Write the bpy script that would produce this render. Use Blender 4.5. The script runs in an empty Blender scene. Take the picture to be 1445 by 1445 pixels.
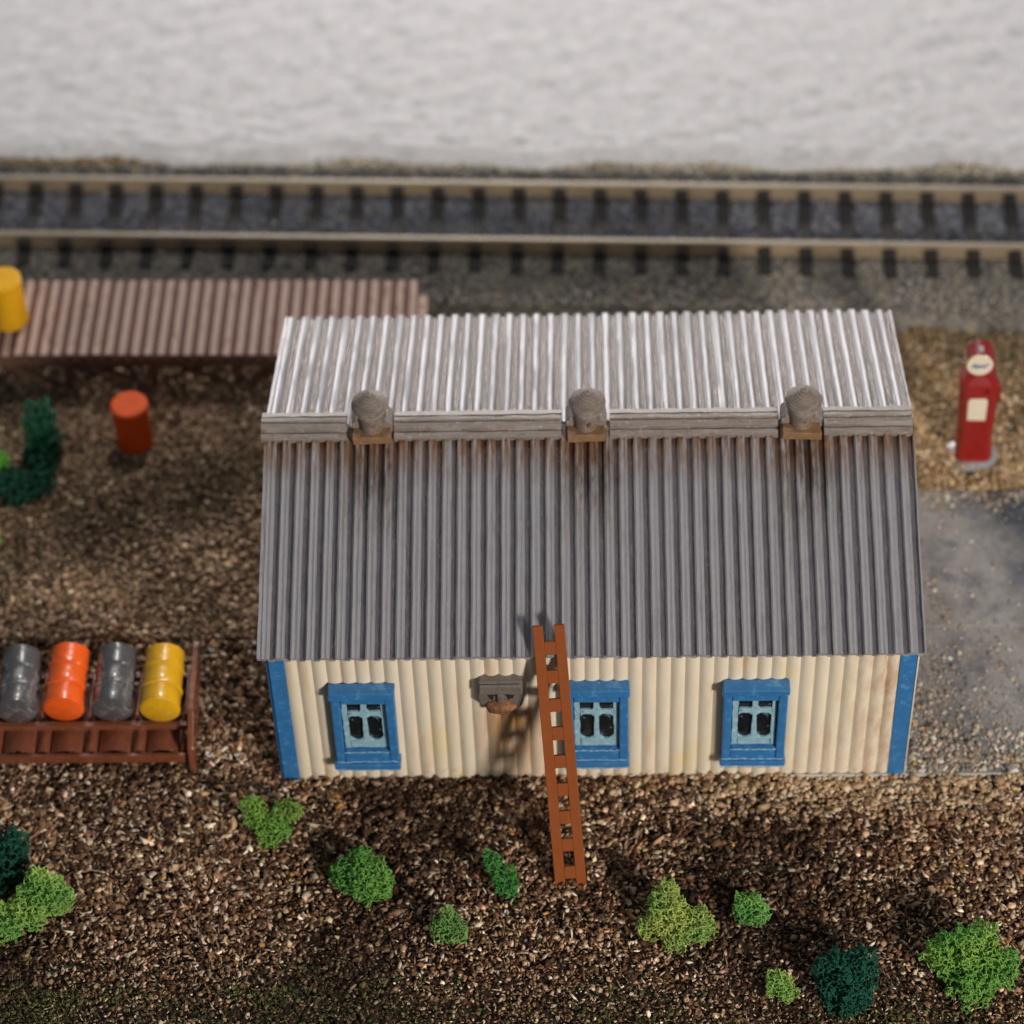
import bpy, bmesh, math, random
import numpy as np
from mathutils import Vector, Matrix
random.seed(7)
RNG = np.random.default_rng(11)
S = bpy.context.scene
COL = S.collection

# ------------------------------------------------------------------ camera
PITCH, YAW, ROLL = 0.8596, -0.0403, -0.0411
cam_d = bpy.data.cameras.new('camera')
cam = bpy.data.objects.new('camera', cam_d); COL.objects.link(cam); S.camera = cam
F = Vector((math.sin(YAW)*math.cos(PITCH), math.cos(YAW)*math.cos(PITCH), -math.sin(PITCH)))
R0 = Vector((math.cos(YAW), -math.sin(YAW), 0)); U0 = R0.cross(F)
Rv = R0*math.cos(ROLL)+U0*math.sin(ROLL); Uv = -R0*math.sin(ROLL)+U0*math.cos(ROLL)
M = Matrix((Rv, Uv, -F)).transposed().to_4x4(); M.translation = Vector((-0.0071, -28.0316, 39.1588))
cam.matrix_world = M
cam_d.sensor_width = 36; cam_d.sensor_fit = 'HORIZONTAL'
cam_d.lens = 4161.7*36/1445
cam_d.clip_start = 0.5; cam_d.clip_end = 500
cam_d.dof.use_dof = True; cam_d.dof.focus_distance = 45.05; cam_d.dof.aperture_fstop = 0.157
cam_d.dof.aperture_blades = 0

# ------------------------------------------------------------------ world, lamps, exposure
W = bpy.data.worlds.new('World'); S.world = W; W.use_nodes = True
W.node_tree.nodes['Background'].inputs[0].default_value = (0.86, 0.93, 1.0, 1)
W.node_tree.nodes['Background'].inputs[1].default_value = 0.13

def area(name, pos, target, sx, sy, power, color):
    l = bpy.data.lights.new(name, 'AREA'); l.shape = 'RECTANGLE'; l.size = sx; l.size_y = sy
    l.energy = power; l.color = color
    o = bpy.data.objects.new(name, l); COL.objects.link(o); o.location = pos
    o.rotation_euler = (Vector(target)-Vector(pos)).to_track_quat('-Z', 'Y').to_euler()
    return o
KD = Vector((-0.67, 1.0, -0.60)).normalized()
KT = Vector((0, 3, 1))
area('key_lamp', KT-KD*62, KT, 7.5, 7.5, 33500, (1.0, 0.915, 0.82))
area('back_lamp', (-1, 48, 11.6), (0, 4, 2.5), 22, 4.5, 14000, (1.0, 0.94, 0.90))
area('ceiling_lamp', (-4, 27, 33), (-1, 4, 1), 5.0, 7, 4400, (1.0, 0.96, 0.92))
S.view_settings.view_transform = 'Standard'; S.view_settings.look = 'None'
S.view_settings.gamma = 1; S.view_settings.use_curve_mapping = False
S.view_settings.exposure = 0.05
S.render.engine = 'CYCLES'

# ------------------------------------------------------------------ helpers: materials
def mat(name, base, rough=0.6, metal=0.0, var=0.15, nscale=6.0, bump=0.0, bscale=40.0, spots=None, spec=0.5,
        stretch=(1, 1, 1), attr=None, coat=0.0):
    """Principled with noise variation of the base colour; spots=(colour, scale, threshold, softness[, stretch])."""
    m = bpy.data.materials.new(name); m.use_nodes = True
    nt = m.node_tree; N = nt.nodes; L = nt.links; b = N['Principled BSDF']
    b.inputs['Roughness'].default_value = rough; b.inputs['Metallic'].default_value = metal
    b.inputs['Specular IOR Level'].default_value = spec; b.inputs['Coat Weight'].default_value = coat
    tc = N.new('ShaderNodeTexCoord')
    def mapped(st):
        mp = N.new('ShaderNodeMapping'); mp.inputs['Scale'].default_value = st
        L.new(tc.outputs['Object'], mp.inputs['Vector']); return mp.outputs['Vector']
    def noise(vec, sc, det=5.0):
        n = N.new('ShaderNodeTexNoise'); n.inputs['Scale'].default_value = sc; n.inputs['Detail'].default_value = det
        n.inputs['Roughness'].default_value = 0.65
        L.new(vec, n.inputs['Vector']); return n.outputs['Fac']
    if attr:
        a = N.new('ShaderNodeAttribute'); a.attribute_name = attr; colour = a.outputs['Color']
    else:
        r = N.new('ShaderNodeRGB'); r.outputs[0].default_value = (*base, 1); colour = r.outputs[0]
    if var:
        mr = N.new('ShaderNodeMapRange'); mr.inputs['From Min'].default_value = 0.25; mr.inputs['From Max'].default_value = 0.75
        mr.inputs['To Min'].default_value = 1-var; mr.inputs['To Max'].default_value = 1+var
        L.new(noise(mapped(stretch), nscale), mr.inputs['Value'])
        vm = N.new('ShaderNodeVectorMath'); vm.operation = 'SCALE'
        L.new(colour, vm.inputs[0]); L.new(mr.outputs[0], vm.inputs['Scale']); colour = vm.outputs[0]
    for sp in (spots or []):
        c2, sc, th, so = sp[:4]; st = sp[4] if len(sp) > 4 else (1, 1, 1)
        cr = N.new('ShaderNodeMapRange'); cr.inputs['From Min'].default_value = th; cr.inputs['From Max'].default_value = th+so
        L.new(noise(mapped(st), sc), cr.inputs['Value'])
        f = cr.outputs[0]
        if len(sp) > 5:                      # limit the stain to a band of an object axis: (axis, a, b) fades 0 -> 1 from a to b
            for ax, a0, b0 in sp[5]:
                sx = N.new('ShaderNodeSeparateXYZ'); L.new(tc.outputs['Object'], sx.inputs[0])
                q = N.new('ShaderNodeMapRange'); q.inputs['From Min'].default_value = a0; q.inputs['From Max'].default_value = b0
                L.new(sx.outputs['XYZ'.index(ax)], q.inputs['Value'])
                mu = N.new('ShaderNodeMath'); mu.operation = 'MULTIPLY'
                L.new(f, mu.inputs[0]); L.new(q.outputs[0], mu.inputs[1]); f = mu.outputs[0]
        mx = N.new('ShaderNodeMix'); mx.data_type = 'RGBA'
        L.new(f, mx.inputs[0]); L.new(colour, mx.inputs[6]); mx.inputs[7].default_value = (*c2, 1); colour = mx.outputs[2]
    L.new(colour, b.inputs['Base Color'])
    if bump:
        bp = N.new('ShaderNodeBump'); bp.inputs['Strength'].default_value = bump; bp.inputs['Distance'].default_value = 0.05
        L.new(noise(mapped(stretch), bscale), bp.inputs['Height']); L.new(bp.outputs[0], b.inputs['Normal'])
    return m

# ------------------------------------------------------------------ helpers: meshes
PI_ = math.pi
class MB:
    def __init__(s): s.v = []; s.f = []
    def add(s, verts, faces):
        o = len(s.v); s.v += [tuple(p) for p in verts]; s.f += [tuple(i+o for i in f) for f in faces]; return s
    def box(s, x0, x1, y0, y1, z0, z1, j=0.0):
        P = [(x, y, z) for z in (z0, z1) for y in (y0, y1) for x in (x0, x1)]
        if j: P = [tuple(c+random.uniform(-j, j) for c in p) for p in P]
        return s.add(P, [(0, 2, 3, 1), (4, 5, 7, 6), (0, 1, 5, 4), (2, 6, 7, 3), (0, 4, 6, 2), (1, 3, 7, 5)])
    def prism(s, poly, d0, d1, axis='Y'):
        n = len(poly)
        def P(a, b, d): return {'Y': (a, d, b), 'X': (d, a, b), 'Z': (a, b, d)}[axis]
        V = [P(a, b, d0) for a, b in poly]+[P(a, b, d1) for a, b in poly]
        return s.add(V, [tuple(range(n)), tuple(reversed(range(n, 2*n)))]+[(i, i+n, (i+1) % n+n, (i+1) % n) for i in range(n)])
    def lathe(s, prof, n=32, c=(0, 0, 0), wob=0.0, sq=None):
        V = []
        for r, z in prof:
            for k in range(n):
                a = 2*math.pi*(k+.5)/n; q = r*(1+random.uniform(-wob, wob))
                V.append((c[0]+q*math.cos(a), c[1]+q*math.sin(a)*(sq or 1), c[2]+z))
        Fc = []
        for i in range(len(prof)-1):
            for k in range(n):
                k2 = (k+1) % n; Fc.append((i*n+k, i*n+k2, (i+1)*n+k2, (i+1)*n+k))
        Fc.append(tuple(reversed(range(n)))); Fc.append(tuple((len(prof)-1)*n+k for k in range(n)))
        return s.add(V, Fc)
    def bar(s, a, b, w, h=None):
        a = Vector(a); b = Vector(b); d = (b-a).normalized(); h = h or w
        u = d.cross(Vector((0, 0, 1)));  u = Vector((1, 0, 0)) if u.length < 1e-3 else u.normalized()
        t = u.cross(d)
        V = [p+u*sx*w/2+t*sy*h/2 for p in (a, b) for sx, sy in ((-1, -1), (1, -1), (1, 1), (-1, 1))]
        return s.add(V, [(3, 2, 1, 0), (4, 5, 6, 7), (0, 1, 5, 4), (1, 2, 6, 5), (2, 3, 7, 6), (3, 0, 4, 7)])
    def tube(s, pts, r, n=8):
        V = []; Fc = []
        pts = [Vector(p) for p in pts]
        for i, p in enumerate(pts):
            d = (pts[min(i+1, len(pts)-1)]-pts[max(i-1, 0)]).normalized()
            u = d.cross(Vector((0.1, 0.2, 1))).normalized(); t = u.cross(d)
            for k in range(n):
                a = 2*math.pi*k/n; V.append(p+u*math.cos(a)*r+t*math.sin(a)*r)
        for i in range(len(pts)-1):
            for k in range(n):
                k2 = (k+1) % n; Fc.append((i*n+k, i*n+k2, (i+1)*n+k2, (i+1)*n+k))
        Fc.append(tuple(reversed(range(n)))); Fc.append(tuple((len(pts)-1)*n+k for k in range(n)))
        return s.add(V, Fc)
    def build(s, name, m, parent=None, smooth=False, bevel=0.0, loc=None, rot=None):
        me = bpy.data.meshes.new(name); me.from_pydata(s.v, [], s.f); me.update()
        bm = bmesh.new(); bm.from_mesh(me); bmesh.ops.recalc_face_normals(bm, faces=bm.faces); bm.to_mesh(me); bm.free()
        me.materials.append(m)
        o = bpy.data.objects.new(name, me); COL.objects.link(o)
        if parent: o.parent = parent
        if loc: o.location = loc
        if rot: o.rotation_euler = rot
        if bevel:
            b = o.modifiers.new('bevel', 'BEVEL'); b.width = bevel; b.segments = 2; b.limit_method = 'ANGLE'; b.angle_limit = math.radians(40)
        if smooth:
            me.shade_smooth()
            if smooth == 'auto':
                me.set_sharp_from_angle(angle=math.radians(42))
        return o

def tag(o, label, cat, group=None, kind=None):
    if label: o['label'] = label
    if cat: o['category'] = cat
    if group: o['group'] = group
    if kind: o['kind'] = kind
    return o
def thing(name, label, cat, loc=(0, 0, 0), rz=0.0, group=None):
    o = bpy.data.objects.new(name, None); COL.objects.link(o); o.location = loc; o.rotation_euler = (0, 0, rz)
    return tag(o, label, cat, group)
def copy_tree(o, parent=None):
    c = o.copy(); COL.objects.link(c); c.parent = parent
    for ch in o.children: copy_tree(ch, c)
    return c
def np_mesh(name, V, Fa, nper, m, colors=None, smooth=False):
    """big mesh from arrays: V (n,3), Fa (k,nper) indices, colors per vertex (n,3)."""
    me = bpy.data.meshes.new(name)
    me.vertices.add(len(V)); me.vertices.foreach_set('co', V.astype(np.float32).ravel())
    me.loops.add(Fa.size); me.loops.foreach_set('vertex_index', Fa.astype(np.int32).ravel())
    me.polygons.add(len(Fa)); me.polygons.foreach_set('loop_start', np.arange(0, Fa.size, nper, dtype=np.int32))
    me.update(calc_edges=True)
    if colors is not None:
        ca = me.color_attributes.new('tint', 'FLOAT_COLOR', 'POINT')
        c4 = np.ones((len(V), 4), np.float32); c4[:, :3] = colors; ca.data.foreach_set('color', c4.ravel())
    me.materials.append(m)
    if smooth: me.shade_smooth()
    o = bpy.data.objects.new(name, me); COL.objects.link(o); return o

# ------------------------------------------------------------------ ground
def hgt(x, y):
    h = 0.035*np.sin(x*1.3+0.4)*np.cos(y*1.7+1)+0.03*np.sin(x*2.9+y*2.1)+0.02*np.sin(x*5.3-y*4.1+2)
    near = np.clip((np.maximum(np.abs(x)-5.3, np.abs(y-3.6)-3.8))/0.6, 0, 1)      # level under the house
    return h*near
m_soil = mat('soil', (0.035, 0.023, 0.015), 0.95, var=0.5, nscale=9, bump=0.8, bscale=26,
             spots=[((0.10, 0.065, 0.04), 14, 0.56, 0.1), ((0.012, 0.008, 0.006), 5, 0.55, 0.1)], spec=0.2)
gx = np.linspace(-45, 45, 361); gy = np.linspace(-20, 14, 137)
GX, GY = np.meshgrid(gx, gy)
V = np.stack([GX, GY, hgt(GX, GY)-0.02], -1).reshape(-1, 3)
idx = np.arange(361*137).reshape(137, 361)
Fq = np.stack([idx[:-1, :-1], idx[:-1, 1:], idx[1:, 1:], idx[1:, :-1]], -1).reshape(-1, 4)
tag(np_mesh('ground', V, Fq, 4, m_soil, smooth=True), None, None, kind='structure')

def smooth_noise(x, y, s, seed):
    r = np.random.default_rng(seed); out = np.zeros_like(x)
    for _ in range(7):
        a = r.uniform(0, 6.28); k = s*r.uniform(.6, 1.6); out += np.sin((x*math.cos(a)+y*math.sin(a))*k+r.uniform(0, 6.28))
    return out/7*2

# pale ground beyond the railway
def pale():
    m = mat('pale_ground_mat', (0.52, 0.515, 0.53), 0.95, var=0.08, nscale=3.0, bump=0.2, bscale=7,
            spots=[((0.40, 0.40, 0.42), 3.6, 0.50, 0.25), ((0.66, 0.66, 0.67), 5.0, 0.55, 0.2)], spec=0.2)
    xs = np.linspace(-50, 50, 601); ys = np.linspace(0, 1, 260)
    X, T = np.meshgrid(xs, ys)
    front = 14.20-0.033*X+0.10*np.sin(X*1.1)+0.06*np.sin(X*2.7+1)
    Y = front+T**1.5*70
    r = RNG.normal(size=X.shape)*0.018
    Z = 0.31+np.minimum(T*30, 1)*(0.14+0.018*smooth_noise(X, Y, 8, 77)+0.018*smooth_noise(X, Y, 13, 78)+r)
    V = np.stack([X, Y, Z], -1).reshape(-1, 3); n = 601
    idx = np.arange(X.size).reshape(260, n)
    Fq = np.stack([idx[:-1, :-1], idx[:-1, 1:], idx[1:, 1:], idx[1:, :-1]], -1).reshape(-1, 4)
    tag(np_mesh('pale_ground', V, Fq, 4, m, smooth=True), None, None, kind='structure')
pale()

# railway ballast bed, a raised slab with a steep front edge
TR = -0.036
m_bed = mat('ballast', (0.21, 0.19, 0.165), 0.95, var=0.35, nscale=3, bump=0.7, bscale=22,
            spots=[((0.075, 0.075, 0.082), 1.1, 0.50, 0.15), ((0.26, 0.23, 0.19), 9, 0.6, 0.1)], spec=0.25)
def bed():
    n = 240; xs = np.linspace(-46, 46, n)
    V = []; Fc = []
    for x in xs:
        e = 10.18-0.035*x+0.05*math.sin(x*1.9)+0.04*math.sin(x*4.3)
        w = random.uniform(-.03, .03)
        ee = 14.45-0.033*x
        for y, z in ((e-.12, -0.05), (e+.02+w, .20), (e+.25, .29), (e+1.3, .31), (12.6-.035*x, .30), (ee-.3, .30), (ee+.5, .10)):
            V.append((x, y, z))
    k = 7
    for i in range(n-1):
        for j in range(k-1): Fc.append((i*k+j, (i+1)*k+j, (i+1)*k+j+1, i*k+j+1))
    mb = MB(); mb.add(V, Fc)
    tag(mb.build('trackbed', m_bed, smooth=True), None, None, kind='structure')
bed()

# concrete pad to the right of the house: a thin slab with a pale cut edge
m_pad = mat('pad_concrete', (0.31, 0.30, 0.30), 0.92, var=0.22, nscale=3.0, bump=0.9, bscale=24, spec=.15,
            spots=[((0.10, 0.115, 0.155), 0.55, 0.50, 0.16), ((0.27, 0.235, 0.19), 0.9, 0.55, 0.2), ((0.15, 0.145, 0.14), 5, 0.60, 0.12), ((0.36, 0.34, 0.32), 13, 0.58, 0.06), ((0.10, 0.095, 0.09), 17, 0.60, 0.05), ((0.085, 0.10, 0.13), 0.8, 0.35, 0.2, (1, 1, 1), [('X', 6.4, 7.2), ('Y', 3.2, 4.4)])])
pad = MB()
pad.box(3.6, 16, -0.045, 2.985, 0.0, 0.055).box(3.6, 16, 3.0, 6.05, 0.0, 0.055)
pad_o = tag(pad.build('concrete_pad', m_pad, bevel=0.006), None, None, kind='structure')
tag(MB().box(5.2, 16, 2.986, 2.999, 0.0, 0.058).build('pad_joint', mat('joint_filler', (0.42, 0.40, 0.38), 0.8)), None, None, kind='structure')
tag(MB().box(3.2, 16, -0.075, -0.047, 0.0, 0.065, 0.003).build('pad_edge_strip', mat('pale_card', (0.55, 0.52, 0.46), 0.7)), None, None, kind='structure')

# ------------------------------------------------------------------ loose ground cover (chips, gravel)
m_chip = mat('chips', (1, 1, 1), 0.85, var=0.18, nscale=30, attr='tint', spec=0.3)
def chips(name, label, x, y, z, length, aspect, thick, colors, flat=0.48, zj=0.03, flake=False):
    n = len(x); K = 6
    if flake:                                  # flat angular flakes: a thin plate with its own top and bottom outline
        K = 5
    ang = np.arange(K)/K*2*np.pi
    rad = RNG.uniform(0.42, 1.18, (n, K))
    NV = 2*K if flake else K+2
    P = np.zeros((n, NV, 3))
    P[:, :K, 0] = np.cos(ang)*rad*length[:, None]/2
    P[:, :K, 1] = np.sin(ang)*rad*(length*aspect)[:, None]/2
    if flake:
        P[:, K:, :2] = P[:, :K, :2]*RNG.uniform(.75, 1.05, (n, K, 1))
        P[:, :K, 2] = thick[:, None]*.5; P[:, K:, 2] = -thick[:, None]*.5
        bend = RNG.normal(size=(n, 1))*2.0; P[..., 2] += bend*P[..., 0]**2
    else:
        P[:, :K, 2] = RNG.normal(size=(n, K))*thick[:, None]*0.25
        P[:, K, 2] = thick*0.6; P[:, K+1, 2] = -thick*0.6
        P[:, K:, :2] += RNG.normal(size=(n, 2, 2))*(length*0.10)[:, None, None]
    a = RNG.uniform(0, 2*np.pi, n); tx = RNG.normal(size=n)*flat; ty = RNG.normal(size=n)*flat
    c, s = np.cos(tx), np.sin(tx); Y = P[..., 1]*c[:, None]-P[..., 2]*s[:, None]; Z = P[..., 1]*s[:, None]+P[..., 2]*c[:, None]; P[..., 1], P[..., 2] = Y, Z
    c, s = np.cos(ty), np.sin(ty); X = P[..., 0]*c[:, None]+P[..., 2]*s[:, None]; Z = -P[..., 0]*s[:, None]+P[..., 2]*c[:, None]; P[..., 0], P[..., 2] = X, Z
    c, s = np.cos(a), np.sin(a); X = P[..., 0]*c[:, None]-P[..., 1]*s[:, None]; Y = P[..., 0]*s[:, None]+P[..., 1]*c[:, None]; P[..., 0], P[..., 1] = X, Y
    P[..., 0] += x[:, None]; P[..., 1] += y[:, None]; P[..., 2] += (z+np.abs(RNG.normal(size=n))*zj)[:, None]
    base = np.arange(n)[:, None, None]*NV
    tri = []
    if flake:
        tri += [(0, 1, 2), (0, 2, 3), (0, 3, 4), (5, 7, 6), (5, 8, 7), (5, 9, 8)]
        for k in range(K):
            k2 = (k+1) % K; tri += [(k, k+K, k2+K), (k, k2+K, k2)]
    else:
        for k in range(K): tri += [(k, (k+1) % K, K), ((k+1) % K, k, K+1)]
    T = (np.array(tri)[None]+base).reshape(-1, 3)
    o = np_mesh(name, P.reshape(-1, 3), T, 3, m_chip, np.repeat(colors, NV, axis=0))
    return tag(o, label, None, kind='stuff')
def in_view(x, y, mg=1.6):
    return (x > -9.4-0.125*(y+4.6)-mg) & (x < 6.8+0.10*(y+4.6)+mg)
def palette(n, cols, w):
    cols = np.array(cols); i = RNG.choice(len(cols), n, p=np.array(w)/sum(w))
    c = cols[i]*RNG.uniform(0.72, 1.28, (n, 1))*RNG.uniform(0.93, 1.07, (n, 3)); return np.clip(c, 0, 0.9)
def free_of_slabs(x, y):
    return ~((np.abs(x) < 4.95) & (y > 0.02) & (y < 7.4)) & ~((x > 3.2) & (y > -0.09) & (y < 6.05)) & (y < 10.2-0.035*x)

DARK = [(0.040, 0.020, 0.012), (0.095, 0.050, 0.030), (0.18, 0.105, 0.066), (0.29, 0.195, 0.13), (0.42, 0.32, 0.235), (0.58, 0.50, 0.42), (0.35, 0.19, 0.06)]
# front mulch
n = 98000
x = RNG.uniform(-12, 9, n); y = RNG.uniform(-6.2, 3.2, n); k = in_view(x, y) & free_of_slabs(x, y); x, y = x[k], y[k]
n = len(x); big = np.clip((y+4.4)/3.2, 0.0, 1.0)
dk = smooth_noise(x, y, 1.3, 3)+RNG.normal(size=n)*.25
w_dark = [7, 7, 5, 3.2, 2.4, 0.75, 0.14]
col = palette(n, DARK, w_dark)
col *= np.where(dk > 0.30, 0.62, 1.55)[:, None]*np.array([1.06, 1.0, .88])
warm = np.clip(1-(np.hypot((x-4.6)/4.8, (y+0.2)/0.95)), 0, 1)*1.5         # tan gravel shading towards the right of the wall foot
t = RNG.uniform(size=n) < warm
col[t] = palette(t.sum(), [(0.50, 0.35, 0.21), (0.38, 0.25, 0.14), (0.60, 0.46, 0.31), (0.22, 0.13, 0.07), (0.55, 0.48, 0.38)], [5, 4, 3, 2, 1])
g = RNG.uniform(size=n) < np.clip((-y-3.6+.7*smooth_noise(x, y, 1.1, 5))/2.2, 0, .45)
col[g] = palette(g.sum(), [(0.09, 0.10, 0.035), (0.14, 0.13, 0.05), (0.05, 0.06, 0.025)], [3, 2, 3])
L = (0.06+RNG.gamma(2.0, 0.028, n)).clip(0, .19)*(0.62+0.50*big)*np.where(RNG.uniform(size=n) < .05, 1.5, 1)
asp = np.where(RNG.uniform(size=n) < .36, RNG.uniform(.14, .30, n), RNG.uniform(.5, .95, n)); asp[t] = RNG.uniform(.65, 1, t.sum()); L[t] *= 0.80
th = np.where(t, L*.55, L*.15)
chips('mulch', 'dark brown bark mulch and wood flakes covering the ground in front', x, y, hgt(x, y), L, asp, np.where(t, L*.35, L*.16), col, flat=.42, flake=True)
# straw-coloured slivers and pale wood flakes lying on top
n = 9000
x = RNG.uniform(-12, 9, n); y = RNG.uniform(-6.0, 3.2, n); k = in_view(x, y) & free_of_slabs(x, y) & (smooth_noise(x, y, 1.3, 3) < .45); x, y = x[k], y[k]; n = len(x)
L = RNG.uniform(.07, .20, n)*np.clip((y+6.2)/3.2, .5, 1)
chips('wood_flakes', 'pale straw coloured slivers and wood flakes strewn on the brown mulch', x, y, hgt(x, y)+.045, L, np.where(RNG.uniform(size=n) < .55, RNG.uniform(.10, .25, n), RNG.uniform(.35, .7, n)), L*.10,
      palette(n, [(0.40, 0.29, 0.19), (0.55, 0.45, 0.34), (0.68, 0.60, 0.50), (0.28, 0.18, 0.10)], [5, 4, 1.6, 3]), flat=.30, zj=.02, flake=True)
# mid-left leaf litter
n = 90000
x = RNG.uniform(-15, -4.8, n); y = RNG.uniform(2.9, 10.4, n); k = in_view(x, y) & free_of_slabs(x, y); x, y = x[k], y[k]; n = len(x)
col = palette(n, [(0.08, 0.05, 0.033), (0.20, 0.135, 0.09), (0.33, 0.235, 0.16), (0.46, 0.35, 0.25), (0.58, 0.48, 0.36), (0.14, 0.12, 0.06)], [4, 6, 5.5, 3, 1, .8])
dk = smooth_noise(x, y, 1.2, 9)+RNG.normal(size=n)*.25; col *= np.where(dk > 0.45, 0.7, 1.35)[:, None]*np.array([1.06, 1.0, .92])
L = RNG.uniform(0.07, 0.17, n)
chips('leaf_litter', 'loose mid brown leaf litter between the barrel rack and the loading platform', x, y, hgt(x, y), L, RNG.uniform(.3, .9, n), L*.14, col, flat=.5, zj=.04, flake=True)
# tan gravel behind right
n = 42000
x = RNG.uniform(4.6, 11, n); y = RNG.uniform(6.0, 10.3, n); k = in_view(x, y) & free_of_slabs(x, y); x, y = x[k], y[k]; n = len(x)
col = palette(n, [(0.50, 0.36, 0.21), (0.36, 0.23, 0.12), (0.22, 0.14, 0.07), (0.62, 0.50, 0.34), (0.17, 0.13, 0.05)], [5, 5, 3, 2, 1.6])
dk = smooth_noise(x, y, 1.5, 21)+(y-8.2)*.22+RNG.normal(size=n)*.25; col *= np.where(dk > 0.2, 0.55, 1.05)[:, None]
L = RNG.uniform(0.07, 0.15, n)
chips('gravel', 'coarse tan gravel around the red fuel pump', x, y, hgt(x, y), L, RNG.uniform(.6, 1, n), L*.6, col, flat=.5, zj=.04)
# grit on the pad
n = 2600
x = 5.15+RNG.exponential(1.6, n); y = np.abs(RNG.exponential(1.5, n))-0.02
k = (x < 9) & (y < 5.95); x, y = x[k], y[k]; n = len(x)
x2 = RNG.uniform(5.0, 9, 900); y2 = np.abs(RNG.normal(size=900))*.28; x = np.r_[x, x2]; y = np.r_[y, y2]
x3 = RNG.uniform(5.0, 9, 700); y3 = 6.0-np.abs(RNG.normal(size=700))*.25; x = np.r_[x, x3]; y = np.r_[y, y3]; n = len(x)
L = (0.022+RNG.exponential(0.028, n)).clip(0, .14)*np.where(y < .9, 1.25, 1)
chips('grit', 'scattered pale grit stones on the grey concrete pad', x, y, np.full(n, .062), L, RNG.uniform(.65, 1, n), L*.7,
      palette(n, [(0.50, 0.43, 0.35), (0.36, 0.28, 0.20), (0.62, 0.58, 0.52), (0.50, 0.30, 0.12), (0.22, 0.20, 0.19)], [5, 4, 2, .5, 3]), zj=.004)
# coarse ballast stones on the track bed
n = 42000
x = RNG.uniform(-14, 11, n); y = RNG.uniform(10.15, 14.62, n)+RNG.normal(size=n)*.04-0.035*x; k = in_view(x, y); x, y = x[k], y[k]; n = len(x)
col = palette(n, [(0.27, 0.245, 0.21), (0.18, 0.175, 0.17), (0.36, 0.32, 0.26), (0.10, 0.10, 0.11)], [5, 4, 3, 2])
yt = y+0.035*x
mid = (yt > 11.95) & (yt < 13.4); col[mid] *= np.array([.72, .82, 1.12])
ed = yt > 14.05; col[ed] = palette(ed.sum(), [(0.42, 0.36, 0.26), (0.30, 0.25, 0.16), (0.50, 0.46, 0.40)], [3, 2, 3])
lf = ed & (x < -7.5+RNG.normal(size=n)*1.2); col[lf] = palette(lf.sum(), [(0.26, 0.18, 0.08), (0.18, 0.14, 0.06)], [3, 2])
L = RNG.uniform(0.06, 0.13, n)
chips('ballast_stones', 'grey ballast stones on the railway bed', x, y, np.full(n, .30)-np.clip(10.4-yt, 0, .3)*.8, L, RNG.uniform(.6, 1, n), L*.5, col, zj=.02)
# fine turf fibres at the very front
n = 16000
x = RNG.uniform(-12, 9, n); y = -4.0-RNG.exponential(.8, n); pn = smooth_noise(x, y, 1.9, 33)+(-y-4.9)*.6+RNG.normal(size=len(x))*.35; k = in_view(x, y) & (pn > -.1) & (y > -6.3); x, y = x[k], y[k]; n = len(x)
L = RNG.uniform(0.05, 0.14, n)
chips('turf', 'fine olive green turf fibres at the front edge of the ground', x, y, hgt(x, y)+.03, L, np.full(n, .14), L*.12,
      palette(n, [(0.10, 0.12, 0.035), (0.17, 0.17, 0.06), (0.06, 0.07, 0.025)], [3, 2, 3]), flat=1.0, zj=.03)

# ------------------------------------------------------------------ house
m_cream = mat('cream_wall', (0.69, 0.61, 0.48), 0.62, var=0.07, nscale=3, stretch=(1, 1, .25), bump=0.08, bscale=14,
              spots=[((0.62, 0.40, 0.20), 2.2, 0.56, 0.25, (1.6, 1, .25)), ((0.42, 0.22, 0.09), 3.5, 0.22, 0.3, (3, 1, .35), [('X', -1.95, -1.5), ('X', -.6, -1.0), ('Z', 2.1, 1.7), ('Z', -.9, 1.4)]), ((0.70, 0.58, 0.30), 1.1, 0.55, 0.2, (1, 1, .6)),
                     ((0.45, 0.24, 0.10), 6, 0.42, 0.3, (1, 1, .3), [('X', 3.7, 4.8)]), ((0.30, 0.22, 0.14), 7, 0.52, 0.2, (1, 1, 1), [('Z', 0.35, 0.0)])])
m_roof = mat('weathered_zinc', (0.35, 0.342, 0.365), 0.42, metal=0.25, var=0.07, nscale=12, stretch=(1, .7, .7), bump=0.30, bscale=20,
             spots=[((0.24, 0.232, 0.248), 3.0, 0.56, 0.2, (3, .4, .4)), ((0.13, 0.085, 0.06), 5.0, 0.38, 0.2, (3, .6, .6), [('Z', 3.82, 4.32), ('Y', 3.75, 3.5), ('X', -4.07, -3.7), ('X', -2.83, -3.2)]), ((0.13, 0.085, 0.06), 5.0, 0.38, 0.2, (3, .6, .6), [('Z', 3.82, 4.32), ('Y', 3.75, 3.5), ('X', -0.67, -0.3), ('X', 0.57, 0.2)]), ((0.13, 0.085, 0.06), 5.0, 0.38, 0.2, (3, .6, .6), [('Z', 3.82, 4.32), ('Y', 3.75, 3.5), ('X', 2.74, 3.11), ('X', 3.98, 3.61)]), 
                    ((0.17, 0.085, 0.04), 4.0, 0.40, 0.15, (4, .35, .35), [('Z', 4.16, 4.42), ('Y', 3.75, 3.5)]),
                    ((0.30, 0.17, 0.08), 6.0, 0.52, 0.1, (4, .6, .6), [('Z', 4.25, 4.42), ('Y', 3.75, 3.5)])], spec=0.7)
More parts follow.
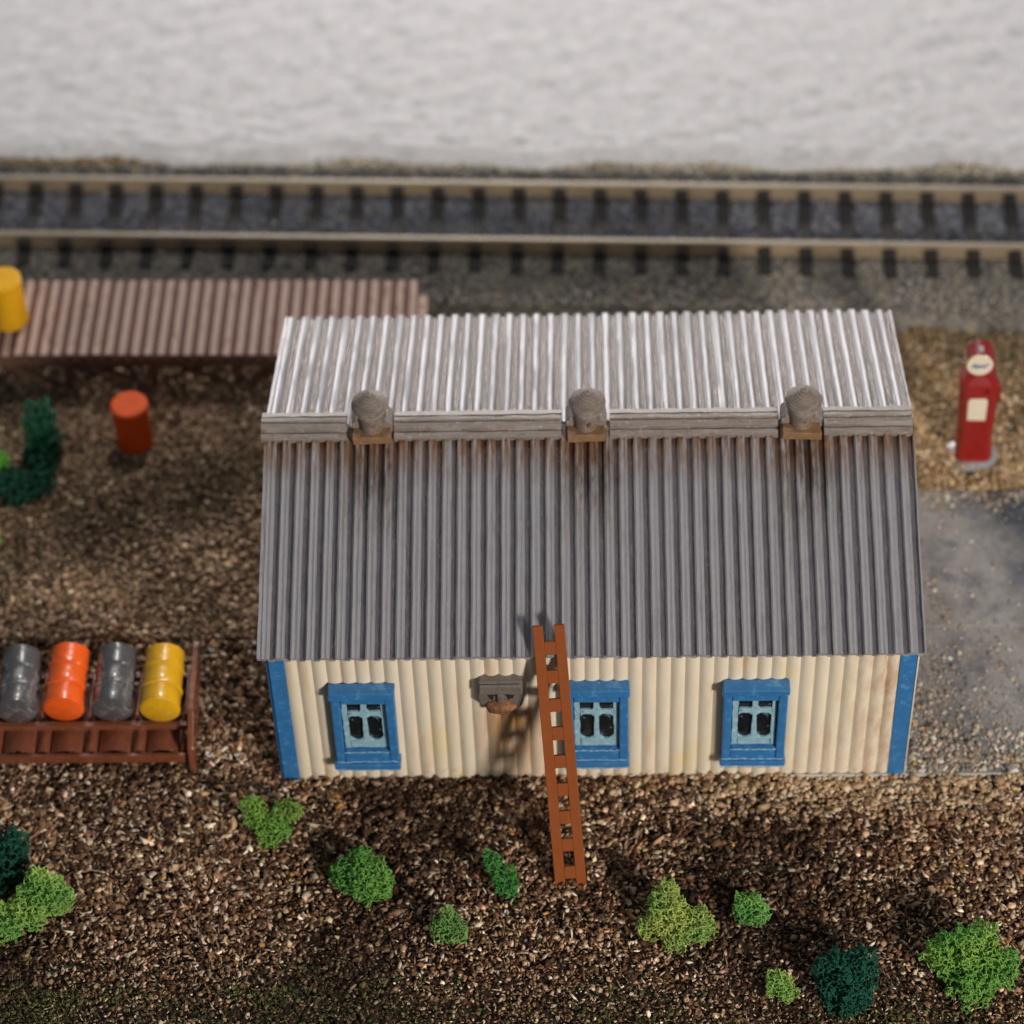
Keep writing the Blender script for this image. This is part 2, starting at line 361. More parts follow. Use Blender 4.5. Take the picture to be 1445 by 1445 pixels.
m_roof_groove = mat('roof_groove_dark', (0.14, 0.132, 0.148), 0.22, metal=.3, var=0.3, nscale=5, stretch=(2, .6, .6), bump=0.7, bscale=14,
             spots=[((0.05, 0.03, 0.02), 3.0, 0.34, 0.2, (3, .6, .6), [('Z', 3.82, 4.32), ('Y', 3.75, 3.5), ('X', -4.07, -3.7), ('X', -2.83, -3.2)]), ((0.05, 0.03, 0.02), 3.0, 0.34, 0.2, (3, .6, .6), [('Z', 3.82, 4.32), ('Y', 3.75, 3.5), ('X', -0.67, -0.3), ('X', 0.57, 0.2)]), ((0.05, 0.03, 0.02), 3.0, 0.34, 0.2, (3, .6, .6), [('Z', 3.82, 4.32), ('Y', 3.75, 3.5), ('X', 2.74, 3.11), ('X', 3.98, 3.61)]), ((0.12, 0.055, 0.025), 4.0, 0.36, 0.15, (4, .35, .35), [('Z', 4.12, 4.38), ('Y', 3.75, 3.5)])], spec=0.6)  # front grooves darker than the ribs, with rust stains below ridge and vents
m_roof_glint = mat('rear_groove_glint', (0.34, 0.30, 0.28), 0.20, metal=.75, var=0.35, nscale=9, stretch=(3, 1.5, 1.5), bump=1.0, bscale=10, spec=.8)  # rear slope's highlights put into the grooves as a lighter, glossier zinc
m_zinc2 = mat('ridge_zinc', (0.225, 0.19, 0.17), 0.42, var=0.35, nscale=9, stretch=(.3, 5, 5), bump=0.3, bscale=14,
              spots=[((0.16, 0.09, 0.05), 5, 0.55, 0.15, (1, 2, 2)), ((0.40, 0.37, 0.34), 14, 0.58, 0.1)], spec=0.7)
m_rust = mat('rusty_wood', (0.22, 0.125, 0.06), 0.6, var=0.3, nscale=8, bump=0.3, spots=[((0.33, 0.19, 0.08), 6, 0.55, 0.15)])
m_vent = mat('vent_metal', (0.22, 0.18, 0.155), 0.45, var=0.4, nscale=7, bump=0.4, spots=[((0.08, 0.05, 0.035), 5, 0.55, 0.12), ((0.38, 0.34, 0.30), 9, 0.62, 0.08), ((0.28, 0.15, 0.06), 4, 0.52, 0.2, (1, 1, 1), [('Z', .5, .2)])])
m_blue = mat('blue_paint', (0.030, 0.165, 0.40), 0.42, var=0.16, nscale=7, bump=0.12, bscale=12,
             spots=[((0.09, 0.27, 0.50), 7, 0.56, 0.12), ((0.45, 0.55, 0.62), 17, 0.68, 0.04)])
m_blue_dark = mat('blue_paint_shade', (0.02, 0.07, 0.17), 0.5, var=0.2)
m_sash = mat('pale_blue_sash', (0.27, 0.45, 0.54), 0.45, var=0.25, nscale=9, bump=0.2, bscale=15, spots=[((0.50, 0.62, 0.66), 9, 0.60, 0.08), ((0.07, 0.2, 0.35), 6, 0.62, 0.08)])
m_pane = mat('dark_glass', (0.008, 0.011, 0.014), 0.12, var=0.2, spots=[((0.16, 0.26, 0.30), 7, 0.60, 0.10)])
m_chipblue = mat('chipped_blue', (0.22, 0.40, 0.52), 0.5, var=0.4, nscale=14)
m_white = mat('raw_edge', (0.62, 0.60, 0.55), 0.6)

HX = 5.02; HE = 3.2; HR = 4.47; HD = 7.32; RX = 5.12
house = thing('house', 'small cream corrugated house with grey metal roof and three blue windows', 'house', (0, 0, 0))
def scallop(x0, x1, n, d, base):          # outward bulges seen in plan
    pts = []
    for i in range(n):
        for j in range(6):
            u = (i+j/6)/n; pts.append((x0+(x1-x0)*u, base-d*abs(math.sin(math.pi*j/6))**0.75))
    pts.append((x1, base)); return pts
def sheet(pts, z0, z1, nz=10, wob=0.004, back=0.12, axis='X'):
    mb = MB(); V = []; k = len(pts)
    for i in range(nz+1):
        z = z0+(z1-z0)*i/nz
        for a, b in pts: V.append((a, b+random.uniform(-wob, wob), z))
    Fc = [(i*k+j, i*k+j+1, (i+1)*k+j+1, (i+1)*k+j) for i in range(nz) for j in range(k-1)]
    mb.add(V, Fc); return mb
w = sheet(scallop(-4.80, 4.80, 43, 0.048, 0.02), -0.05, 3.21)
w.box(-4.98, 4.98, 0.03, 7.2, -0.05, 3.12)
# gable triangles
w.prism([(0.03, 3.122), (7.2, 3.122), (3.66, 4.36)], -4.98, 4.98, 'X')
w.build('wall', m_cream, house, smooth='auto')
for sx in (-1, 1):
    for (y0, y1) in ((-0.035, 0.27), (6.97, 7.28)):
        t_ = MB(); xo = sx*HX; xi = sx*4.765
        t_.box(min(xo, xi), max(xo, xi), y0, y1, -0.12 if sx < 0 else -0.03, 3.17, 0.006)
        t_.build('corner_trim', m_blue, house, bevel=0.012)
MB().box(HX+0.006, HX+0.03, -0.05, 0.26, -0.02, 3.14, 0.004).build('trim_edge', m_white, house)
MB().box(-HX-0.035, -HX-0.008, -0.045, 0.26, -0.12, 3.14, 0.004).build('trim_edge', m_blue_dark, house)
# rear and gable windows are left out: nothing of them is seen

def roof_panel(front):
    """trapezoid ribs running down the slope; returns (ribs mesh, groove mesh) builders"""
    n = 44; pitch = 2*RX/n
    y_e = -0.06 if front else HD+0.05; z_e = HE+(0.015 if front else -.05); y_r, z_r = 3.66, HR
    prof = []                      # (x, lift, is_rib) across the sheet
    hw = 0.56
    for i in range(n):
        x = -RX+i*pitch
        prof += [(x, 0.050), (x+pitch*.10, 0.064), (x+pitch*.22, 0.050), (x+pitch*.30, .052), (x+pitch*.42, .064), (x+pitch*(hw-.05), 0.048), (x+pitch*hw, 0.026), (x+pitch*(hw+.04), 0.006), (x+pitch*.78, 0.0), (x+pitch*.96, 0.006), (x+pitch*.985, .030)]
    prof += [(RX, 0.052), (RX+.025, 0.055), (RX+.03, -0.03)]
    prof = [(-RX-.06, -0.03), (-RX-.05, 0.055)]+prof
    ns = 16; V = []; k = len(prof)
    sl = math.atan2(z_r-z_e, abs(y_r-y_e)); ny, nz = (-math.sin(sl) if front else math.sin(sl)), math.cos(sl)
    rx = [random.uniform(-.012, .012) for _ in prof]
    ends = [random.uniform(-.02, .02) for _ in prof]
    for s_ in range(ns+1):
        t = s_/ns
        for j, (x, l) in enumerate(prof):
            tt = t+(ends[j//11*11 % k]/4 if s_ == 0 else 0)
            y = y_e+(y_r-y_e)*tt; z = z_e+(z_r-z_e)*tt
            l2 = l+random.uniform(-.0035, .0035)
            V.append((x+rx[j]*.4+random.uniform(-.0035, .0035), y+ny*l2, z+nz*l2))
    # closed lip: underside edge row
    und = []
    for j, (x, l) in enumerate(prof): und.append((x+rx[j]*.4, y_e+(0.004 if front else -.004), z_e-0.05+max(l, 0)*.6))
    rib = MB(); gro = MB()
    FR = []; FG = []
    for s_ in range(ns):
        for j in range(k-1):
            q = (s_*k+j, s_*k+j+1, (s_+1)*k+j+1, (s_+1)*k+j)
            lifts = (prof[j][1]+prof[j+1][1])/2
            (FG if (0 <= lifts < 0.01) else FR).append(q)
    o = len(V); V += und
    for j in range(k-1): FR.append((o+j, o+j+1, j+1, j))
    rib.add(V, FR); gro.add(V, FG)
    return V, FR, FG
for front in (True, False):
    V, FR, FG = roof_panel(front)
    me = bpy.data.meshes.new('roof_sheet'); me.from_pydata(V, [], FR+FG); me.update()
    me.materials.append(m_roof); me.materials.append(m_roof_groove if front else m_roof_glint)
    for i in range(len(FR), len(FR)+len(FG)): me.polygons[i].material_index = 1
    bm = bmesh.new(); bm.from_mesh(me); bmesh.ops.recalc_face_normals(bm, faces=bm.faces); bm.to_mesh(me); bm.free()
    me.shade_smooth(); me.set_sharp_from_angle(angle=math.radians(35))
    o = bpy.data.objects.new('roof', me); COL.objects.link(o); o.parent = house
# roof underside boards
MB().prism([(0.12, 3.05), (3.66, 4.30), (HD-.12, 3.02), (HD-.12, 3.09), (3.66, 4.37), (0.12, 3.12)], -5.08, 5.08, 'X').build('soffit', m_zinc2, house)

# ridge cap pieces between the ventilators
def cap(x0, x1):
    mb = MB(); n = max(6, int((x1-x0)/.16))
    prof = [(-.26, -.16), (-.265, -.085), (-.22, -.06), (-.165, -.05), (-.155, -.08), (-.14, -.08), (-.13, .0), (-.09, .03), (-.035, .035), (-.03, .01), (-.01, .01), (.0, .06), (.07, .06), (.08, .03), (.10, .03), (.11, .05), (.15, .035), (.24, -.0), (.25, -.10)]
    V = []; k = len(prof)
    for i in range(n+1):
        x = x0+(x1-x0)*i/n
        for a, b in prof: V.append((x, 3.66+a+random.uniform(-.009, .009), HR+.09+b+random.uniform(-.007, .007)))
    Fc = [(i*k+j, (i+1)*k+j, (i+1)*k+j+1, i*k+j+1) for i in range(n) for j in range(k-1)]
    Fc += [tuple(range(k)), tuple(n*k+j for j in reversed(range(k)))]
    mb.add(V, Fc); return mb
for a, b in ((-5.22, -3.86), (-3.10, -0.44), (0.33, 2.99), (3.72, 5.12)):
    cap(a, b).build('ridge_cap', m_zinc2, house, smooth='auto')
def vent(xc, tip):
    mb = MB(); mb.box(-.33, .33, -.36, -.14, -.07, .10, .014)
    r = mb.build('roof_vent', m_rust, house, bevel=.015, loc=(xc, 3.66, HR+.02)); r.scale = (.92, .95, .93)
    fl = MB(); fl.prism([(-.36, -.02), (.36, -.02), (.345, .20), (.27, .30), (.18, .24), (-.18, .24), (-.26, .31), (-.35, .20)], -.137, .22, 'Y').build('vent_flashing', m_zinc2, r, bevel=.03)
    nk = MB(); nk.lathe([(.20, .05), (.20, .25), (.225, .44), (.19, .46)], 24, wob=.02, c=(0, -.10, 0))
    if tip: nk.box(.04, .09, -.33, -.27, .24, .34)
    nk.build('vent_neck', m_vent, r, smooth='auto', bevel=0)
    dm = MB(); prof = [(.18, .43)]
    steps = 15
    for i in range(steps):                      # stepped print layers of the turban-shaped cowl
        u = i/(steps-1); rr = .215+.095*math.sin(min(u*2.2, 1)*math.pi/2) if u < .42 else   .31*max(0, 1-(u-.42)/.58)**.72+.012
        z = .44+u*.50
        prof += [(rr, z), (rr*.985, z+.022)]
    dm.lathe(prof, 28, wob=.012, c=(0, -.10, 0)); dm.build('vent_cowl', m_vent, r, smooth='auto', rot=(random.uniform(-.04, .04), random.uniform(-.05, .05), 0))
    return r
vent(-3.45, False); vent(-0.05, True); vent(3.36, False)

# windows of the front wall
def make_window(seed=0):
    random.seed(50+seed)
    j = .007
    fr = MB(); y0 = -0.165
    a0, a1, b0, b1 = -.365, .355, .985, 2.30
    fr.box(-.505, a0, y0, .02, .715, 2.475, j).box(a1, .50, y0, .02, .715, 2.475, j)
    fr.box(a0+.002, a1-.002, y0, .02, b1, 2.475, j).box(a0+.002, a1-.002, y0, .02, .715, b0, j)
    f = fr.build('window', m_blue, house, bevel=.02)
    MB().box(-.525, .515, -.215, .02, 2.48, 2.655, .014).build('lintel', m_blue, f, bevel=.025)
    MB().box(-.535, .52, -.225, .02, .57, .71, .014).build('sill', m_blue, f, bevel=.025)
    def ragged(x0, x1, y, z):
        mb = MB(); n = 15
        mb.tube([(x0+(x1-x0)*i/n, y+random.uniform(-.006, .006), z+random.uniform(-.010, .010)) for i in range(n+1)], .011, 5); return mb
    ragged(-.50, .49, -.170, .722).build('chipped_edge', m_chipblue, f)
    ragged(-.49, .48, -.172, 2.472).build('chipped_edge', m_chipblue, f)
    ragged(-.52, .50, -.228, .575).build('chipped_edge', m_chipblue, f)
    ragged(a0, a1, -.167, b0+.0).build('chipped_edge', m_chipblue, f)
    sa = MB(); ys, ye = -0.075, -0.03
    a0 += .012; a1 -= .012; b0 += .01; b1 -= .01
    def rough_poly(pts, y_a, y_b, rnd=.008):
        P = []
        for i, p in enumerate(pts):
            q = pts[(i+1) % len(pts)]; m = max(1, int(math.dist(p, q)/.09))
            for k in range(m): P.append((p[0]+(q[0]-p[0])*k/m+random.uniform(-rnd, rnd), p[1]+(q[1]-p[1])*k/m+random.uniform(-rnd, rnd)))
        sa.prism(P, y_a, y_b, 'Y')
    rough_poly([(a0, b0), (a0+.095, b0), (a0+.09, b1), (a0, b1)], ys, ye)
    rough_poly([(a1-.075, b0), (a1, b0), (a1, b1), (a1-.08, b1)], ys, ye)
    rough_poly([(a0+.096, b0+.02), (a1-.078, b0+.02), (a1-.078, b0+.20), (.12, b0+.20), (0, b0+.25), (-.1, b0+.21), (a0+.096, b0+.19)], ys-.012, ye)
    rough_poly([(a0+.096, b1-.055), (a1-.082, b1-.055), (a1-.082, b1), (a0+.096, b1)], ys, ye, .004)
    tz = b1-.42
    rough_poly([(a0+.096, tz), (-.06, tz+.0), (.05, tz), (a1-.082, tz), (a1-.082, tz+.12), (.08, tz+.11), (.045, tz+.16), (.04, b1-.057), (-.04, b1-.057), (-.05, tz+.16), (-.09, tz+.11), (a0+.096, tz+.12)], ys-.006, ye, .006)
    rough_poly([(-.05, b0+.25), (.045, b0+.25), (.032, tz-.05), (.055, tz-.005), (-.06, tz-.005), (-.036, tz-.05)], ys-.01, ye, .004)
    for sx, xx in ((1, a0+.094), (-1, -.040), (1, .036), (-1, a1-.077)):
        sa.prism([(xx, b0+.19), (xx+sx*.085, b0+.205), (xx+sx*.03, b0+.25), (xx, b0+.31)], ys+.004, ye, 'Y')
        sa.prism([(xx, tz), (xx+sx*.065, tz), (xx, tz-.075)], ys+.004, ye, 'Y')
    sa.build('sash', m_sash, f, bevel=.010)
    MB().box(a0, a1, -.028, -.012, b0, b1).build('pane', m_pane, f)
    random.seed(90+seed); return f
w1 = make_window(); xs = (-3.60, 0.07, 2.56)
w1.location = (xs[0], -0.03, .022); w1.scale = (1, 1, .96)
for i_, x_ in enumerate(xs[1:]):
    c = make_window(i_+1); c.location = (x_, -0.03, .022); c.scale = (1, 1, .96)

# wall box with rusty spout
m_box = mat('grey_brown_metal', (0.15, 0.13, 0.115), 0.6, var=0.3, nscale=9, bump=0.4, bscale=12)
wbp = [(-.34, 0), (.35, .01), (.36, -.46), (.33, -.60), (.24, -.70), (.12, -.74), (-.05, -.78), (-.2, -.70), (-.27, -.60), (-.35, -.50)]
wb = tag(MB().prism([(a+random.uniform(-.012, .012), b+random.uniform(-.012, .012)) for a, b in wbp], -.17, .03, 'Y')
         .build('wall_box', m_box, bevel=.035, loc=(-1.43, 0, 2.72)), 'weathered grey box with rounded rusty bottom fixed on the cream wall', 'wall box')
MB().box(-.33, .34, -.225, -.172, -.22, -.01, .016).build('cover_flap', m_box, wb, bevel=.018)
m_hole = mat('black_hole', (0.012, 0.010, 0.010), .8)
MB().prism([(-.20, -.29), (-.09, -.26), (-.12, -.43), (-.16, -.40)], -.180, -.160, 'Y').build('slot', m_hole, wb)
MB().prism([(.08, -.28), (.22, -.30), (.19, -.37), (.12, -.41)], -.180, -.160, 'Y').build('slot', m_hole, wb)
MB().box(-.07, .06, -.235, -.172, -.46, -.24, .02).build('latch', m_box, wb, bevel=.03)
rb = MB(); V = []
for i in range(9):
    for k in range(18):
        a = 2*PI_*k/18; t = i/8*math.pi*.5; r_ = math.cos(t)*(1+.10*math.sin(5*a+1)+random.uniform(-.06, .06))
        V.append((.24*r_*math.cos(a), -.12*math.sin(t)*(1+random.uniform(-.1, .1)), .17*r_*math.sin(a)))
rb.add(V, [(i*18+k, i*18+(k+1) % 18, (i+1)*18+(k+1) % 18, (i+1)*18+k) for i in range(8) for k in range(18)]+[tuple(range(18))])
rb.build('rust_crust', mat('rust_crust', (0.20, 0.085, 0.035), .85, var=.45, nscale=11, bump=.6, bscale=14, spots=[((.34, .17, .08), 7, .55, .1)]), wb, smooth=True, loc=(0, -.165, -.58))

# ------------------------------------------------------------------ ladder
m_ladder = mat('ladder_brown', (0.25, 0.068, 0.019), 0.6, spec=.1, var=0.10, nscale=7, bump=0.1, spots=[((0.35, 0.15, 0.07), 12, 0.70, 0.05)])
foot = Vector((-0.36, -2.15, 0.0)); top = Vector((-0.66, 0.18, 3.72))
ax = (top-foot); Ln = ax.length; ax.normalize()
side = Vector((1, 0, 0)); side = (side-ax*side.dot(ax)).normalized(); nrm = side.cross(ax)
lad = thing('ladder', 'rust brown ladder leaning from the mulch against the roof edge', 'ladder')
lad.matrix_world = Matrix((side, ax, nrm)).transposed().to_4x4() @ Matrix.Identity(4)
lad.location = foot
for s_ in (-1, 1):
    w_ = MB(); V = []; 
    x0, x1 = (s_*.245, s_*.085)
    w_.box(min(x0, x1), max(x0, x1), -0.08, Ln, -.035, .035, .004)
    w_.build('rail', m_ladder, lad, bevel=.010)
nr = 9
for i in range(nr):
    yc = 0.27+i*(Ln-0.64)/(nr-1)
    MB().box(-.086, .086, yc-.11, yc+.105, -.030, .030, .003).build('rung', m_ladder, lad, bevel=.008)

# ------------------------------------------------------------------ barrels
def paint(name, c, rough=.25, worn=None, spec=.5, coat=.5):
    return mat(name, c, rough, var=0.10, nscale=5, bump=0.35, bscale=7, spots=worn, coat=coat, spec=spec)
m_or = paint('orange_paint', (0.88, 0.12, 0.012)); m_ye = paint('yellow_paint', (0.74, 0.40, 0.012))
m_ye2 = paint('yellow_paint_matt', (0.72, 0.37, 0.01), .6, None, .2, 0); m_or2 = paint('orange_paint_matt', (0.80, 0.10, 0.012), .6, None, .2, 0)
m_gr = paint('grey_paint', (0.085, 0.085, 0.092), .25, [((0.24, 0.22, 0.22), 6, 0.52, 0.12, (1, 1, .5)), ((0.05, 0.04, 0.04), 5, 0.6, 0.1)])
def barrel(label, m, loc, rot=(0, 0, 0), r=.325, h=1.13, hoops=True, group=None, flare=0.0):
    t = thing('barrel', label, 'barrel', loc, group=group); t.rotation_euler = rot
    mb = MB(); pr = [(r*.96, 0.0), (r, .012), (r, .05), (r*.985, .07)]
    nn = 22
    for i in range(1, nn):
        z = h*i/nn; q = r*.975
        if hoops:
            for hz in (h/3, 2*h/3):
                q += .030*math.exp(-((z-hz)/.03)**2)
        pr.append((q, z))
        if hoops:
            for hz in (h/3, 2*h/3):
                if z < hz < z+h/nn: pr += [(r*.975, hz-.03), (r*1.045, hz), (r*.975, hz+.03)]
    pr += [(r*.985, h-.07), (r, h-.05), (r, h-.012), (r*.96, h)]
    pr = sorted(set(pr), key=lambda p: (p[1], p[0] if p[1] < h*.5 else -p[0]))
    pr = [(a*(1+flare*(1-b/h)), b) for a, b in pr]
    mb.lathe(pr, 40, wob=.003); mb.build('drum_body', m, t, smooth='auto')
    MB().lathe([(r*.93*(1+flare), -.006), (r*.90*(1+flare), -.012)], 40).build('end_cap', m, t, smooth='auto')
    MB().lathe([(r*.90, h+.004), (r*.88, h+.012)], 40).build('end_cap', m, t, smooth='auto')
    return t
GB = 'barrels lying in the brown rack'
PI = math.pi
for label, m, x_, rz in (('dark grey barrel lying leftmost on the brown rack, left of the orange one', m_gr, -9.36, .015),
                       ('glossy orange barrel lying on the brown rack between two grey ones', m_or, -8.60, -.02),
                       ('dark grey barrel lying on the brown rack between the orange and yellow ones', m_gr, -7.80, 0.0),
                       ('glossy yellow barrel lying at the right end of the brown rack', m_ye, -7.02, -.01)):
    barrel(label, m, (x_, 0.74+random.uniform(-.02, .02), 0.91), (-PI/2+.04, 0, rz+.01), group=GB, flare=.02)
barrel('matt orange barrel standing on the brown ground before the platform', m_or2, (-8.14, 7.40, -.02), (0, 0, .4), r=.33, h=1.05, hoops=False)
barrel('matt yellow barrel standing on the planks of the loading platform', m_ye2, (-10.52, 9.62, .96), (0, 0, .4), r=.335, h=1.02, hoops=False)

# barrel rack
m_rack = mat('brown_plastic', (0.19, 0.058, 0.028), 0.24, var=0.22, nscale=6, bump=0.45, bscale=8, spots=[((0.30, 0.13, 0.08), 10, 0.62, 0.1)], coat=.3)
rk = thing('barrel_rack', 'low glossy brown rack with troughs holding four lying barrels', 'rack', (0, 0, 0))
MB().box(-12.2, -6.64, .25, .33, .12, .30, .004).build('lower_rail', m_rack, rk, bevel=.012)
MB().box(-12.2, -6.60, .66, .76, .47, .585, .004).build('upper_rail', m_rack, rk, bevel=.012)
MB().box(-12.2, -6.60, 1.62, 1.72, .50, .62, .004).build('upper_rail', m_rack, rk, bevel=.012)
def trough():
    n = 200; V = []; xs_ = np.linspace(-12.2, -6.66, n*2)
    for x_ in xs_:
        u = ((x_+7.02)/.785+.5) % 1.0
        d = abs(u-.5)
        if d < .33: z = .085*math.cos(d/.33*math.pi/2)+.02
        elif d < .37: z = -.07
        else: z = .06*math.cos((.5-d)/.13*math.pi/2)+.03
        for yy, zz in ((.335, .25), (.45, .265), (.70, .28), (.90, .30), (1.6, .32)): V.append((x_, yy, zz+z))
    k = 5; m_ = len(xs_)
    mb = MB(); mb.add(V, [(i*k+j, (i+1)*k+j, (i+1)*k+j+1, i*k+j+1) for i in range(m_-1) for j in range(k-1)]); 
    return mb
trough().build('trough_sheet', m_rack, rk, smooth='auto')
for i in range(8):
    xx = -6.63-.785*i
    MB().box(xx-.03-.0, xx+.02, .80, 1.72, .621, .70, .006).build('spacer', m_rack, rk, bevel=.01)
ef = MB(); ef.prism([(.12, -.03), (.26, .0), (.50, .30), (1.95, .62), (2.1, .98), (1.98, 1.03), (.75, .93), (.20, .55)], -6.575, -6.47, 'X'); ef.build('end_frame', m_rack, rk, bevel=.02)
for xx in (-9.4, -12.1): MB().bar((xx, 1.67, .5), (xx, 1.67, -.05), .1).build('leg', m_rack, rk, bevel=.01)
MB().bar((-6.72, 1.67, .5), (-6.72, 1.67, -.05), .1).build('leg', m_rack, rk, bevel=.01)

# ------------------------------------------------------------------ loading platform
m_plank = mat('weathered_plank', (0.47, 0.335, 0.275), 0.75, var=0.25, nscale=4, stretch=(2, .4, 1), bump=0.2, spots=[((0.20, 0.095, 0.06), 4, 0.55, 0.15, (2, .5, 1))])
m_deckd = mat('deck_gap_brown', (0.12, 0.042, 0.028), 0.8, var=0.2)
m_beam = mat('dark_beam', (0.13, 0.065, 0.045), 0.75, var=0.25)
pf = thing('loading_platform', 'long weathered plank platform on dark braced posts beside the railway', 'platform', (-3.12, 9.53, 0), -0.017)
MB().box(-13, 0, -.87, .95, .80, .90).build('deck', m_deckd, pf)
pl = MB(); i = 0; x_ = -.02
while x_ > -13:
    pl.box(x_-.118, x_, -.91+random.uniform(-.01, .01), .98+random.uniform(-.01, .01), .902, .945, .005); x_ -= .236
pl.build('planking', m_plank, pf)
MB().box(-13, -.0, -.93, -.872, .66, .86).build('fascia', m_beam, pf)
MB().box(-13, -.0, .872, .92, .66, .86).build('fascia', m_beam, pf)
st = MB().box(.005, .18, -.9, .72, .60, .82, .005).box(.19, .40, -.9, .35, .30, .42, .005); st.build('step', m_plank, pf, bevel=.01)
for i in range(9):
    xx = -.12-i*1.55
    for yy in (-.80, .80): MB().box(xx-.07, xx+.07, yy-.07, yy+.07, -.1, .80).build('post', m_beam, pf)
    if i < 8:
        MB().bar((xx-.1, -.82, .08), (xx-1.45, -.82, .74), .07).bar((xx-.1, -.74, .74), (xx-1.45, -.74, .08), .07).build('brace', m_beam, pf)

# ------------------------------------------------------------------ railway track
m_railtop = mat('worn_rail', (0.30, 0.26, 0.20), 0.45, metal=0.3, var=0.12, nscale=2)
m_web = mat('rusty_web', (0.25, 0.195, 0.13), 0.7, var=0.2, nscale=2)
m_sleeper = mat('black_sleeper', (0.014, 0.012, 0.011), 0.8, var=0.2)
tk = thing('railway_track', 'single railway track with worn rails on black sleepers behind the house', 'railway track', (-1.49, 12.66, .30), -0.036)
def rail(yc):
    mb = MB(); mb.prism([(yc-.13, .09), (yc+.13, .09), (yc+.13, .12), (yc+.04, .15), (yc+.035, .27), (yc-.035, .27), (yc-.04, .15), (yc-.13, .12)], -24, 24, 'X')
    o = mb.build('rail', m_web, tk)
    MB().box(-24, 24, yc-.05, yc+.05, .272, .345).build('rail_head', m_railtop, o, bevel=.015)
rail(-.77); rail(.77)
nS = 44
for i in range(nS):
    xx = (i-nS/2)*.775+.2
    MB().box(xx-.118, xx+.118, -1.36, 1.36, -.05, .088, .008).box(xx-.10, xx+.10, -.98, -.82, .06, .25, .006).box(xx-.10, xx+.10, .56, .72, .06, .25, .006).build('sleeper', m_sleeper, tk, bevel=.012)
    
# ------------------------------------------------------------------ fuel pump
m_red = mat('red_enamel', (0.27, 0.011, 0.010), 0.30, var=0.12, nscale=4, bump=0.1, bscale=9, coat=.4)
m_cr = mat('cream_label', (0.74, 0.66, 0.52), 0.5, var=0.05)
m_chr = mat('pale_metal_ring', (0.55, 0.56, 0.60), 0.25, metal=.5, var=0.1)
m_script = mat('blue_script', (0.02, 0.10, 0.42), 0.5)
fp = thing('fuel_pump', 'red old-fashioned fuel pump with round cream sign standing on tan gravel', 'fuel pump', (6.77, 6.85, .02), -.05)
fp.rotation_euler = (0, -.03, -.05); fp.scale = (1, 1, 1.07)
MB().lathe([(.50, 0), (.51, .05), (.44, .11), (.30, .14)], 28, sq=.85).build('base_ring', m_chr, fp, smooth='auto', loc=(-.06, -.02, 0))
def oct_(w_, d_, c_): return [(-w_+c_, -d_), (w_-c_, -d_), (w_, -d_+c_), (w_, d_-c_), (w_-c_, d_), (-w_+c_, d_), (-w_, d_-c_), (-w_, -d_+c_)]
bd = MB(); V = []; lv = [(.14, .33, .28), (.6, .315, .265), (1.5, .325, .27), (1.75, .335, .275), (1.95, .31, .25), (2.07, .20, .17), (2.12, .17, .14)]
for z, a, b in lv: V += [(p[0], p[1], z) for p in oct_(a, b, .10)]
Fc = [(i*8+k, i*8+(k+1) % 8, (i+1)*8+(k+1) % 8, (i+1)*8+k) for i in range(len(lv)-1) for k in range(8)]+[tuple(range(8)), tuple(range(48, 56))]
bd.add(V, Fc); bd.build('pump_body', m_red, fp, bevel=.02)
hd = MB(); hd.lathe([(.20, -.20), (.235, -.17), (.235, .17), (.20, .20)], 30); hd.build('pump_head', m_red, fp, smooth='auto', loc=(0, 0, 2.36), rot=(PI/2, 0, 0))
sg = MB(); sg.lathe([(.215, -.02), (.225, 0), (.215, .02)], 32)
sgo = sg.build('sign_disc', m_cr, fp, smooth='auto', loc=(-.03, -.225, 2.41), rot=(PI/2, 0, 0))
# blue script on the disc (illegibly small in the place): a slanting joined hand
scr = MB(); pts = []
wave = [(-.15, -.03), (-.11, .01), (-.08, .055), (-.085, -.02), (-.06, -.035), (-.03, .02), (-.025, -.03), (0, .02), (.01, -.03), (.035, .015), (.05, -.025), (.075, .02), (.09, -.02), (.12, .025), (.16, .04)]
scr.tube([(a*.95, b, .022) for a, b in wave], .013, 6)
scr.tube([(-.10, -.045, .021), (.10, -.035, .021)], .009, 6)
scr.build('sign_script', m_script, sgo, smooth=True)
MB().prism([(-.165, -.25), (.15, -.26), (.165, .20), (.13, .26), (-.14, .25), (-.17, .18)], -.29, -.27, 'Y').build('label_plate', m_cr, fp, bevel=.01, loc=(-.01, 0, 1.42))
MB().lathe([(.05, 0), (.04, .06)], 12).build('nozzle_knob', m_red, fp, smooth='auto', loc=(.15, -.26, 1.83), rot=(PI/2, 0, 0))
MB().tube([(.30, 0, 1.82), (.355, -.02, 1.70), (.365, -.02, 1.45), (.32, -.02, 1.30)], .045, 8).build('hose', m_red, fp, smooth=True)
MB().box(-.05, .03, -.12, -.02, 2.56, 2.66, .01).build('finial', m_chr, fp, bevel=.015)

